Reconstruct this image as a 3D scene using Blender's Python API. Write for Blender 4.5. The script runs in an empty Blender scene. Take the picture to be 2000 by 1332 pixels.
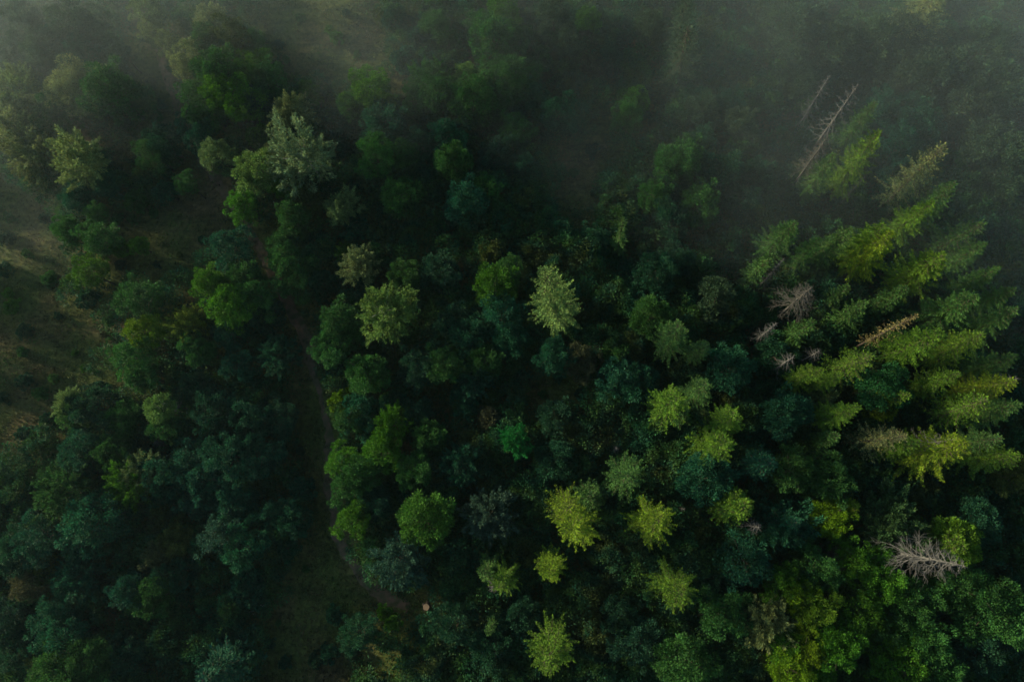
import bpy, math, random
import numpy as np
from mathutils import Vector, Matrix

# ------------------------------------------------------------------ camera, sky, sun, exposure
sc = bpy.context.scene
col = sc.collection
W0, H0, F = 2000.0, 1332.0, 1333.0          # photograph size and focal length in its pixels (24 mm equivalent)
CAMH = 120.0
NAD = (1130.0, 960.0)                        # where straight down falls in the picture
cd = bpy.data.cameras.new('camera'); cam = bpy.data.objects.new('camera', cd); col.objects.link(cam)
cd.sensor_width = 36.0; cd.lens = 36.0 * F / W0; cd.clip_start = 0.5; cd.clip_end = 3000
n = Vector(((NAD[0]-W0/2)/F, -(NAD[1]-H0/2)/F, -1.0)).normalized()
zc_ = -n                                     # world up in camera space
yc_ = (Vector((0, 1, 0)) - zc_ * zc_.y).normalized()
xc_ = yc_.cross(zc_)
R = Matrix((xc_, yc_, zc_))                  # camera -> world
cam.matrix_world = Matrix.Translation((0, 0, CAMH)) @ R.to_4x4()
sc.camera = cam

SUN_AZ = math.radians(160)                   # direction towards the sun, from +x counter-clockwise (upper left of the picture)
SUN_EL = math.radians(16)
world = bpy.data.worlds.new('World'); sc.world = world; world.use_nodes = True
nt = world.node_tree; nt.nodes.clear()
sky = nt.nodes.new('ShaderNodeTexSky'); sky.sky_type = 'NISHITA'; sky.sun_disc = False
sky.sun_elevation = SUN_EL; sky.sun_rotation = math.pi/2 - SUN_AZ
sky.air_density = 1.6; sky.dust_density = 1.0; sky.ozone_density = 3.0
bg = nt.nodes.new('ShaderNodeBackground'); bg.inputs[1].default_value = 0.10
wo = nt.nodes.new('ShaderNodeOutputWorld')
nt.links.new(sky.outputs[0], bg.inputs[0]); nt.links.new(bg.outputs[0], wo.inputs[0])
sl = bpy.data.lights.new('sun', 'SUN'); sl.energy = 5.0; sl.angle = math.radians(6); sl.color = (1.0, 0.86, 0.62)
so = bpy.data.objects.new('sun', sl); col.objects.link(so)
sd = Vector((math.cos(SUN_AZ)*math.cos(SUN_EL), math.sin(SUN_AZ)*math.cos(SUN_EL), math.sin(SUN_EL)))
so.rotation_euler = sd.to_track_quat('Z', 'Y').to_euler()
so.location = sd * 300
vs = sc.view_settings
vs.view_transform = 'Standard'; vs.look = 'None'; vs.gamma = 1; vs.use_curve_mapping = False
vs.exposure = 1.0
sc.render.engine = 'CYCLES'
sc.cycles.use_denoising = True
sc.cycles.max_bounces = 5; sc.cycles.diffuse_bounces = 3; sc.cycles.transmission_bounces = 2
sc.cycles.volume_bounces = 1; sc.cycles.filter_width = 1.6
sc.cycles.sample_clamp_indirect = 3

# ------------------------------------------------------------------ helpers
def ray(px, py):
    d = R @ Vector(((px-W0/2)/F, -(py-H0/2)/F, -1.0)).normalized()
    return d
def at(px, py, z):
    d = ray(px, py); t = (z-CAMH)/d.z
    return (d.x*t, d.y*t, z)
def dist_at(px, py, z):
    d = ray(px, py); return (z-CAMH)/d.z
RI = R.transposed()
def proj(p):
    q = RI @ (Vector(p) - Vector((0, 0, CAMH)))
    return (W0/2 + F*q.x/-q.z, H0/2 - F*q.y/-q.z)
def smooth(a, b, x):
    t = np.clip((x-a)/(b-a), 0, 1); return t*t*(3-2*t)
def ground(x, y):
    x = np.asarray(x, float); y = np.asarray(y, float)
    z = 1.1*np.sin(x/23+.6)*np.cos(y/29) + .5*np.sin(x/9.1+y/13) + .22*np.sin(x/4.3-y/3.7+1)
    z = z - 16*smooth(20, 170, x*.62+y*.78)         # the slope falls off to the upper right
    return z
def gz(x, y): return float(ground(x, y))
def ground_px(px, py):
    z = 0.0
    for _ in range(6):
        x, y, _z = at(px, py, z); z = gz(x, y)
    return (x, y, z)

def mesh_quads(name, V, nq, smooth_=False):
    """V: (nq*4,3) array"""
    me = bpy.data.meshes.new(name)
    me.vertices.add(nq*4); me.vertices.foreach_set('co', np.ascontiguousarray(V, dtype=np.float32).ravel())
    me.loops.add(nq*4); me.loops.foreach_set('vertex_index', np.arange(nq*4, dtype=np.int32))
    me.polygons.add(nq); me.polygons.foreach_set('loop_start', np.arange(0, nq*4, 4, dtype=np.int32))
    me.polygons.foreach_set('loop_total', np.full(nq, 4, dtype=np.int32))
    me.update(); me.validate()
    return me
def mesh_of(name, V, Fc, smooth_=True):
    me = bpy.data.meshes.new(name); me.from_pydata([tuple(map(float, v)) for v in V], [], [tuple(map(int, f)) for f in Fc]); me.update()
    if smooth_: me.polygons.foreach_set('use_smooth', [True]*len(me.polygons))
    return me
def nrm(a): return a/np.maximum(np.linalg.norm(a, axis=-1, keepdims=True), 1e-9)
def cards(P, U, L, Wd, rng, face=None, face_w=0.8):
    """rhombic leaf sprays starting at P along U"""
    m = len(P)
    U = nrm(U)
    N = rng.normal(size=(m, 3))
    if face is not None: N = N*(1-face_w) + face*face_w
    N = N - U*np.sum(N*U, 1, keepdims=True); N = nrm(N)
    S = np.cross(U, N)
    L = np.asarray(L).reshape(-1, 1); Wd = np.asarray(Wd).reshape(-1, 1)
    V = np.empty((m, 4, 3))
    V[:, 0] = P
    V[:, 1] = P + U*L*.45 + S*Wd*.5 - N*Wd*.12
    V[:, 2] = P + U*L
    V[:, 3] = P + U*L*.5 - S*Wd*.5 - N*Wd*.12
    return V.reshape(-1, 3)
def rand_dir(rng, m):
    return nrm(rng.normal(size=(m, 3)))
def tube(V, Fc, pts, rad, sides=6, cap=True):
    b = len(V); pts = [Vector(p) for p in pts]
    for i, p in enumerate(pts):
        a = pts[max(i-1, 0)]; c = pts[min(i+1, len(pts)-1)]
        t = (c-a).normalized() if (c-a).length > 1e-6 else Vector((0, 0, 1))
        u = t.cross(Vector((.31, .93, .2))).normalized(); v = t.cross(u)
        for k in range(sides):
            an = 2*math.pi*k/sides
            V.append(p + (u*math.cos(an)+v*math.sin(an))*rad[i])
    for i in range(len(pts)-1):
        for k in range(sides):
            k2 = (k+1) % sides
            Fc.append((b+i*sides+k, b+i*sides+k2, b+(i+1)*sides+k2, b+(i+1)*sides+k))
    if cap:
        Fc.append(tuple(b+k for k in range(sides))[::-1]); e = b+(len(pts)-1)*sides
        Fc.append(tuple(e+k for k in range(sides)))

# ------------------------------------------------------------------ materials
def mat(name):
    m = bpy.data.materials.new(name); m.use_nodes = True; t = m.node_tree; t.nodes.clear()
    o = t.nodes.new('ShaderNodeOutputMaterial')
    return m, t, o
def N_(t, kind, **kw):
    nd = t.nodes.new(kind)
    for k, v in kw.items():
        if k.startswith('i_'):
            nd.inputs[int(k[2:])].default_value = v
        else: setattr(nd, k, v)
    return nd
def leaf_material(name, transl=.3, var=.45, fixed=None, patch=None):
    m, t, o = mat(name); L = t.links.new
    geo = N_(t, 'ShaderNodeNewGeometry'); oi = N_(t, 'ShaderNodeObjectInfo'); tc = N_(t, 'ShaderNodeTexCoord')
    no = N_(t, 'ShaderNodeTexNoise'); no.inputs['Scale'].default_value = .55; no.inputs['Detail'].default_value = 2
    L(tc.outputs['Object'], no.inputs['Vector'])
    r1 = N_(t, 'ShaderNodeMapRange'); r1.inputs[3].default_value = 1-var; r1.inputs[4].default_value = 1+var
    L(geo.outputs['Random Per Island'], r1.inputs[0])
    r2 = N_(t, 'ShaderNodeMapRange'); r2.inputs[1].default_value = .3; r2.inputs[2].default_value = .7; r2.inputs[3].default_value = .6; r2.inputs[4].default_value = 1.45
    L(no.outputs[0], r2.inputs[0])
    mu = N_(t, 'ShaderNodeMath', operation='MULTIPLY'); L(r1.outputs[0], mu.inputs[0]); L(r2.outputs[0], mu.inputs[1])
    # some sprays are yellower
    ge = N_(t, 'ShaderNodeMath', operation='MULTIPLY'); L(geo.outputs['Random Per Island'], ge.inputs[0]); ge.inputs[1].default_value = 7.31
    fr = N_(t, 'ShaderNodeMath', operation='FRACT'); L(ge.outputs[0], fr.inputs[0])
    cr = N_(t, 'ShaderNodeValToRGB'); cr.color_ramp.elements[0].color = (.85, 1.0, 1.12, 1); cr.color_ramp.elements[1].color = (1.2, 1.05, .82, 1)
    L(fr.outputs[0], cr.inputs[0])
    mx = N_(t, 'ShaderNodeVectorMath', operation='MULTIPLY')
    if patch:
        n2 = N_(t, 'ShaderNodeTexNoise'); n2.inputs['Scale'].default_value = .16; n2.inputs['Detail'].default_value = 1; n2.inputs['Roughness'].default_value = .3
        L(tc.outputs['Object'], n2.inputs['Vector'])
        c2 = N_(t, 'ShaderNodeValToRGB'); ee = c2.color_ramp.elements
        while len(ee) < len(patch): ee.new(.5)
        for q, cc in enumerate(patch): ee[q].position = .32+.36*q/(len(patch)-1); ee[q].color = (*cc, 1)
        L(n2.outputs[0], c2.inputs[0]); L(c2.outputs[0], mx.inputs[0])
    elif fixed: mx.inputs[0].default_value = fixed
    else: L(oi.outputs['Color'], mx.inputs[0])
    L(cr.outputs[0], mx.inputs[1])
    sc_ = N_(t, 'ShaderNodeVectorMath', operation='SCALE'); L(mx.outputs[0], sc_.inputs[0]); L(mu.outputs[0], sc_.inputs['Scale'])
    pb = N_(t, 'ShaderNodeBsdfPrincipled'); L(sc_.outputs[0], pb.inputs['Base Color']); pb.inputs['Roughness'].default_value = .7
    pb.inputs['Specular IOR Level'].default_value = .12
    tr = N_(t, 'ShaderNodeBsdfTranslucent'); L(sc_.outputs[0], tr.inputs[0])
    mi = N_(t, 'ShaderNodeMixShader'); mi.inputs[0].default_value = transl
    L(pb.outputs[0], mi.inputs[1]); L(tr.outputs[0], mi.inputs[2]); L(mi.outputs[0], o.inputs[0])
    return m
def noisy_material(name, c1, c2, scale=3, rough=.9, detail=5, c3=None):
    m, t, o = mat(name); L = t.links.new
    tc = N_(t, 'ShaderNodeTexCoord')
    no = N_(t, 'ShaderNodeTexNoise'); no.inputs['Scale'].default_value = scale; no.inputs['Detail'].default_value = detail
    L(tc.outputs['Object'], no.inputs['Vector'])
    cr = N_(t, 'ShaderNodeValToRGB'); e = cr.color_ramp.elements
    e[0].position = .35; e[1].position = .65; e[0].color = (*c1, 1); e[1].color = (*c2, 1)
    if c3: x = e.new(.82); x.color = (*c3, 1)
    L(no.outputs[0], cr.inputs[0])
    pb = N_(t, 'ShaderNodeBsdfPrincipled'); pb.inputs['Roughness'].default_value = rough; pb.inputs['Specular IOR Level'].default_value = .2
    L(cr.outputs[0], pb.inputs['Base Color']); L(pb.outputs[0], o.inputs[0])
    return m
LEAF = leaf_material('broadleaf_foliage')
NEEDLE = leaf_material('spruce_needles', transl=.15, var=.35)
UNDER = leaf_material('undergrowth_foliage', patch=[(.012, .058, .028), (.018, .072, .024), (.032, .076, .016), (.015, .062, .032), (.042, .066, .016)], var=.5)  # leaf tones darkened to make shaded-looking gaps between the crowns
GRASS = leaf_material('meadow_grass_blades', patch=[(.036, .085, .018), (.050, .085, .020), (.070, .074, .026), (.085, .068, .034)], var=.6, transl=.2)
BARK = noisy_material('brown_bark', (.035, .026, .018), (.09, .07, .05), 4)
PALEBARK = noisy_material('pale_birch_bark', (.18, .17, .15), (.42, .40, .36), 5)
DEADWOOD = noisy_material('weathered_dead_wood', (.045, .045, .040), (.112, .111, .100), 2.5)
BROWNDEAD = noisy_material('brown_dead_twigs', (.040, .038, .030), (.088, .084, .068), 2.5)

# ------------------------------------------------------------------ prototypes of crowns and trunks
def broad_crown(name, Rr, seed, n_cl=46, per=105, flat=.8, spiky=0., leaf=(.36, .19), lobes=7, bump=.3, base_n=None):
    rng = np.random.default_rng(seed)
    # main boughs, each carrying its own rounded mass of clumps
    nb = lobes+1; BD = rand_dir(rng, 60); BD[:, 2] = BD[:, 2]*.75+.12; BD = nrm(BD)
    pick = [0]
    while len(pick) < nb:                                  # spread the boughs
        dd = np.min(1-BD@BD[pick].T, axis=1); dd = dd*rng.uniform(.6, 1, len(dd)); pick.append(int(np.argmax(dd)))
    BD = BD[pick]; bl = rng.uniform(1-bump*1.15, 1.0, nb)*Rr
    br_ = rng.uniform(.36, .52, nb)*Rr; BC = BD*(bl-br_*.75)[:, None]
    BC = np.vstack([BC, [[0, 0, Rr*.12]]]); br_ = np.append(br_, Rr*.55); BD = np.vstack([BD, [[0, 0, 1.]]])
    per_b = max(6, int(n_cl*1.7/nb)); C, D, cr = [], [], []
    for q in range(nb+1):
        d = rand_dir(rng, per_b*3); d = d[(d@BD[q]) > -.35][:per_b]
        c = BC[q]+d*br_[q]*rng.uniform(.62, 1.06, (len(d), 1))
        C.append(c); D.append(nrm(d+BD[q]*.5)); cr.append(rng.uniform(.24, .46, len(d))*br_[q])
    C = np.concatenate(C); D = np.concatenate(D); cr = np.concatenate(cr); C[:, 2] *= flat; k = len(C)
    def f(Dq): return np.full(len(Dq), .8)
    Ps, Us, Fs = [], [], []
    for i in range(k):
        m = int(per*(cr[i]/(.18*Rr))**1.6)+8
        d = rand_dir(rng, m); d = nrm(d + nrm(D[i]+np.array([0, 0, .8]))*.55)
        rr = rng.uniform(.45, 1.08, (m, 1))
        e = D[i]; out = d*cr[i]*rr
        if spiky > 0:
            al = rng.uniform(0, 1, (m, 1)); ax = nrm(D[i]+rng.normal(0, .25, 3)+np.array([0, 0, .35]))
            out = ax*al*cr[i]*(1.9+spiky) - ax*cr[i]*.8 + d*cr[i]*(1.05-al)*.62
            e = ax
        Ps.append(C[i]+out); Us.append(d*.8+e*(.55+spiky)+np.array([0, 0, .15])+rng.normal(0, .35, (m, 3))); Fs.append(nrm(d+e*.5+np.array([0, 0, .3])))
    # loose inner leaves so the crown is not hollow
    m = int(k*per*.10); d = rand_dir(rng, m); d[:, 2] = np.abs(d[:, 2])-.15
    q = d*(f(nrm(d))*Rr*.66*rng.uniform(.6, 1, m)**.5)[:, None]; q[:, 2] *= flat
    Ps.append(q); Us.append(rand_dir(rng, m)); Fs.append(nrm(d+np.array([0, 0, .6])))
    P = np.concatenate(Ps); U = np.concatenate(Us); Fa = np.concatenate(Fs); m = len(P)
    s = rng.uniform(.5, 1.2, m)
    V = cards(P, U, leaf[0]*s, leaf[1]*s*rng.uniform(.8, 1.2, m), rng, Fa, .62)
    me = mesh_quads(name, V, m); me.materials.append(LEAF)
    return me
def limb_trunk(name, h, r, crown_r, seed, material, lean=.3):
    """trunk with limbs; the crown's centre is at z=h"""
    rng = random.Random(seed); V, Fc = [], []
    top = h + crown_r*.35
    ax = rng.uniform(-lean, lean); ay = rng.uniform(-lean, lean)
    pts = []; rad = []
    for i in range(7):
        t = i/6; pts.append((ax*math.sin(t*3), ay*math.sin(t*2.6), t*top)); rad.append(r*(1.35 if i == 0 else 1)*(1-.8*t))
    tube(V, Fc, pts, rad, 7)
    for k in range(9):
        t = rng.uniform(.5, .92); a = k*2.4+rng.uniform(-.4, .4); z = t*top
        L = crown_r*rng.uniform(.5, .8)
        b = Vector((ax*math.sin(t*3), ay*math.sin(t*2.6), z)); d = Vector((math.cos(a), math.sin(a), .55))
        tube(V, Fc, [b, b+d*L*.5, b+d*L+Vector((0, 0, L*.15))], [r*.4*(1-t*.4), r*.24, r*.06], 4)
    me = mesh_of(name, V, Fc); me.materials.append(material); return me

def spruce_geo(h, Rb, seed, z0=.27, whorl=.95, nb=6, droop=.55, upturn=.22, dens=1., sparse_top=False, ragged=.28, width=.11):
    """branch lines of a spruce; returns the needle cards and the bare branch tubes"""
    rng = np.random.default_rng(seed); Ps, Us, Ls, Ws, Fa = [], [], [], [], []
    Vb, Fb = [], []
    z = h*z0; k = 0
    while z < h-.25:
        t = (z-h*z0)/(h*(1-z0))
        Lm = Rb*((1-t)**.72)*(1-.35*math.exp(-t*9))*(1.0) + .12
        cnt = nb if t < .9 else 5
        for b in range(cnt):
            a = 2*math.pi*(b/cnt) + k*.83 + rng.normal(0, .22)
            L = Lm*rng.uniform(1-ragged*1.4, 1+ragged*.8)
            if rng.random() < .06: L *= .5
            ns = max(4, int(L/.17))
            s = np.linspace(.06, 1, ns)
            rise = (.45*t*t - droop*(1-t*.8))            # low branches hang, top branches climb
            yaw = rng.normal(0, .18)
            aa = a + yaw*s
            X = np.stack([np.cos(aa)*s*L, np.sin(aa)*s*L, s*L*rise + upturn*L*s**2.2*(1-t*.3) - .10*L*np.sin(s*math.pi)], 1)
            X[:, 2] += z
            dr = np.stack([np.cos(a+yaw), np.sin(a+yaw), rise+upturn*1.3], 0); dr = dr/np.linalg.norm(dr)
            tan = np.gradient(X, axis=0); tan = nrm(tan)
            side = np.cross(tan, np.array([0, 0, 1.])); side = nrm(side)
            for sg in (-1, 1):
                rep = 2 if dens > .9 else 1
                for q in range(rep):
                    keep = rng.random(ns) < dens
                    j = rng.normal(0, .05, (ns, 3))
                    P = X + j
                    wl = (.18+.24*np.sin(np.clip(s*1.1, 0, 1)*math.pi)**.7)*min(1, .5+L/3.2)*rng.uniform(.7, 1.3, ns)
                    U = tan*(.55+.35*q) + side*sg*(.85-.3*q) + np.array([0, 0, -.22+.25*q]) + rng.normal(0, .14, (ns, 3))
                    Ps.append(P[keep]); Us.append(U[keep]); Ls.append((wl*1.05)[keep]); Ws.append((wl*0+width*rng.uniform(.8, 1.3, ns))[keep])
                    Fa.append(np.tile([[0, 0, 1.]], (keep.sum(), 1)))
            # the shoot end
            Ps.append(X[-1:]-dr*.1); Us.append(dr[None]); Ls.append([.38]); Ws.append([.17]); Fa.append([[0, 0, 1.]])
            if k % 2 == 0 or t > .7:
                tube(Vb, Fb, [X[0]*[0, 0, 1]+[0, 0, 0], X[ns//2], X[-1]], [.045, .028, .012], 3, cap=False)
        z += whorl*(1-.45*t)*rng.uniform(.8, 1.2); k += 1
    Ps.append(np.array([[0, 0, h-.3]])); Us.append([[0, 0, 1.]]); Ls.append([.8]); Ws.append([.14]); Fa.append([[1., 0, 0]])
    P = np.concatenate(Ps); m = len(P)
    V = cards(P, np.concatenate(Us), np.concatenate(Ls), np.concatenate(Ws), rng, np.concatenate(Fa), .6)
    return V, m, Vb, Fb
def spruce_meshes(tag, h, Rb, seed, **kw):
    V, m, Vb, Fb = spruce_geo(h, Rb, seed, **kw)
    me = mesh_quads('spruce_crown', V, m); me.materials.append(NEEDLE)
    tube(Vb, Fb, [(0, 0, 0), (0.05, .03, h*.4), (-.03, .04, h*.75), (0, 0, h)], [.30, .21, .12, .02], 7)
    tm = mesh_of('spruce_trunk', Vb, Fb); tm.materials.append(BARK)
    return me, tm
def dead_meshes(h, Rb, seed, z0=.3, n=60, twigs=5, up=.5, mat_=None, thick=.045):
    """bare conifer: a trunk mesh and a list of branch meshes"""
    rng = random.Random(seed); mat_ = mat_ or DEADWOOD
    V, Fc = [], []
    tube(V, Fc, [(0, 0, 0), (.05, .03, h*.4), (-.04, .05, h*.75), (0, 0, h)], [.26, .19, .11, .02], 7)
    tm = mesh_of('dead_trunk', V, Fc); tm.materials.append(mat_)
    out = []
    for i in range(n):
        t = (i+rng.uniform(-.3, .3))/n; z = h*(z0+(1-z0)*min(max(t, 0), .985)); a = i*2.399+rng.uniform(-.35, .35)
        L = Rb*((1-t)**.7)*rng.uniform(.55, 1.12)+.25
        V, Fc = [], []
        pts = []; yaw = rng.uniform(-.4, .4); rise = -.75+1.0*t*up
        for k in range(6):
            s = k/5; aa = a+yaw*s
            pts.append(Vector((math.cos(aa)*L*s+rng.uniform(-.05, .05)*L*s, math.sin(aa)*L*s+rng.uniform(-.05, .05)*L*s, z+L*(rise*s+.22*s*s)-.06*L*math.sin(s*math.pi))))
        tube(V, Fc, pts, [thick*(1.05-.16*k) for k in range(6)], 4, cap=False)
        for q in range(twigs):
            s = rng.uniform(.3, .95); k = min(int(s*5), 4); b = pts[k].lerp(pts[k+1], s*5-k)
            dirn = (pts[k+1]-pts[k]).normalized(); side = dirn.cross(Vector((0, 0, 1)))*(1 if q % 2 else -1)
            d = (dirn*.75+side*rng.uniform(.4, .9)+Vector((0, 0, rng.uniform(-.2, .3)))).normalized(); l = L*rng.uniform(.15, .34)
            tube(V, Fc, [b, b+d*l*.5, b+d*l+Vector((0, 0, .06*l))], [thick*.5, thick*.36, thick*.12], 3, cap=False)
        me = mesh_of('dead_branch', V, Fc); me.materials.append(mat_); out.append(me)
    return tm, out
def joined(meshes, name, material):
    V, Fc = [], []
    for me in meshes:
        b = len(V); V += [v.co.copy() for v in me.vertices]; Fc += [tuple(b+i for i in p.vertices) for p in me.polygons]
    m = mesh_of(name, V, Fc); m.materials.append(material); return m

BIG = [broad_crown('broadleaf_crown', 5.0, 100+i, n_cl=c, per=p, flat=f, bump=b, lobes=l) for i, (c, p, f, b, l) in enumerate(
    [(50, 125, 1.2, .42, 7), (40, 150, 1.05, .5, 6), (58, 110, 1.25, .38, 9), (38, 150, 1.1, .52, 5), (54, 115, 1.3, .45, 8), (44, 130, 1.0, .42, 7)])]
SPK = [broad_crown('broadleaf_crown', 5.0, 200+i, n_cl=66, per=80, flat=.95, spiky=.5, leaf=(.5, .17), bump=.4) for i in range(3)]
SML = [broad_crown('broadleaf_crown', 2.4, 300+i, n_cl=26, per=72, flat=1.2, leaf=(.36, .2), bump=.5) for i in range(4)]
SMS = [broad_crown('broadleaf_crown', 2.4, 350+i, n_cl=28, per=60, flat=1.2, spiky=.5, leaf=(.4, .15), bump=.45) for i in range(2)]
HUGE = [broad_crown('broadleaf_crown', 8.0, 150+i, n_cl=c, per=p, flat=f, bump=b, lobes=l, leaf=(.40, .21)) for i, (c, p, f, b, l) in enumerate([(100, 150, .85, .42, 13), (110, 140, .8, .45, 15), (90, 160, .9, .4, 11)])]
BIGT = [limb_trunk('broadleaf_trunk', 8.5, .26, 4.2, i, BARK) for i in range(3)]
PALT = [limb_trunk('birch_trunk', 8.5, .20, 4.0, 9+i, PALEBARK, .6) for i in range(2)]
SMLT = [limb_trunk('broadleaf_trunk', 4.5, .12, 2.0, 20+i, BARK) for i in range(2)]
SPR = [spruce_meshes('a', 26, 3.4, 1, nb=7, ragged=.3), spruce_meshes('b', 26, 3.0, 2, nb=7, ragged=.4, droop=.7), spruce_meshes('c', 26, 3.6, 3, nb=7, dens=.85, ragged=.4, upturn=.3),
       spruce_meshes('d', 26, 2.7, 4, nb=8, droop=.75, z0=.25), spruce_meshes('x', 26, 3.9, 44, nb=7, droop=.75, upturn=.4, z0=.14, whorl=.8, ragged=.35)]
SPR_S = [spruce_meshes('e', 12, 2.1, 5, nb=9, z0=.08, whorl=.5), spruce_meshes('f', 12, 2.3, 6, nb=6, z0=.08, whorl=.5, ragged=.4)]
SPR_THIN = [spruce_meshes('g', 26, 2.3, 7, nb=5, dens=.45, whorl=.8, ragged=.5, z0=.35)]
DEAD_HERO = dead_meshes(24, 5.0, 11, z0=.34, n=92, twigs=10, thick=.055, up=.2)
DEAD_A = dead_meshes(24, 2.6, 12, z0=.35, n=60, twigs=4, thick=.05)
DEAD_B = dead_meshes(24, 3.4, 13, z0=.5, n=80, twigs=9, mat_=BROWNDEAD)
DEAD_S = dead_meshes(13, 1.9, 14, z0=.55, n=34, twigs=4)
DJ = {}
for k_, (tm_, br_), m_ in (('A', DEAD_A, DEADWOOD), ('B', DEAD_B, BROWNDEAD), ('S', DEAD_S, DEADWOOD)):
    DJ[k_] = (tm_, joined(br_, 'bare_crown', m_))

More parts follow.
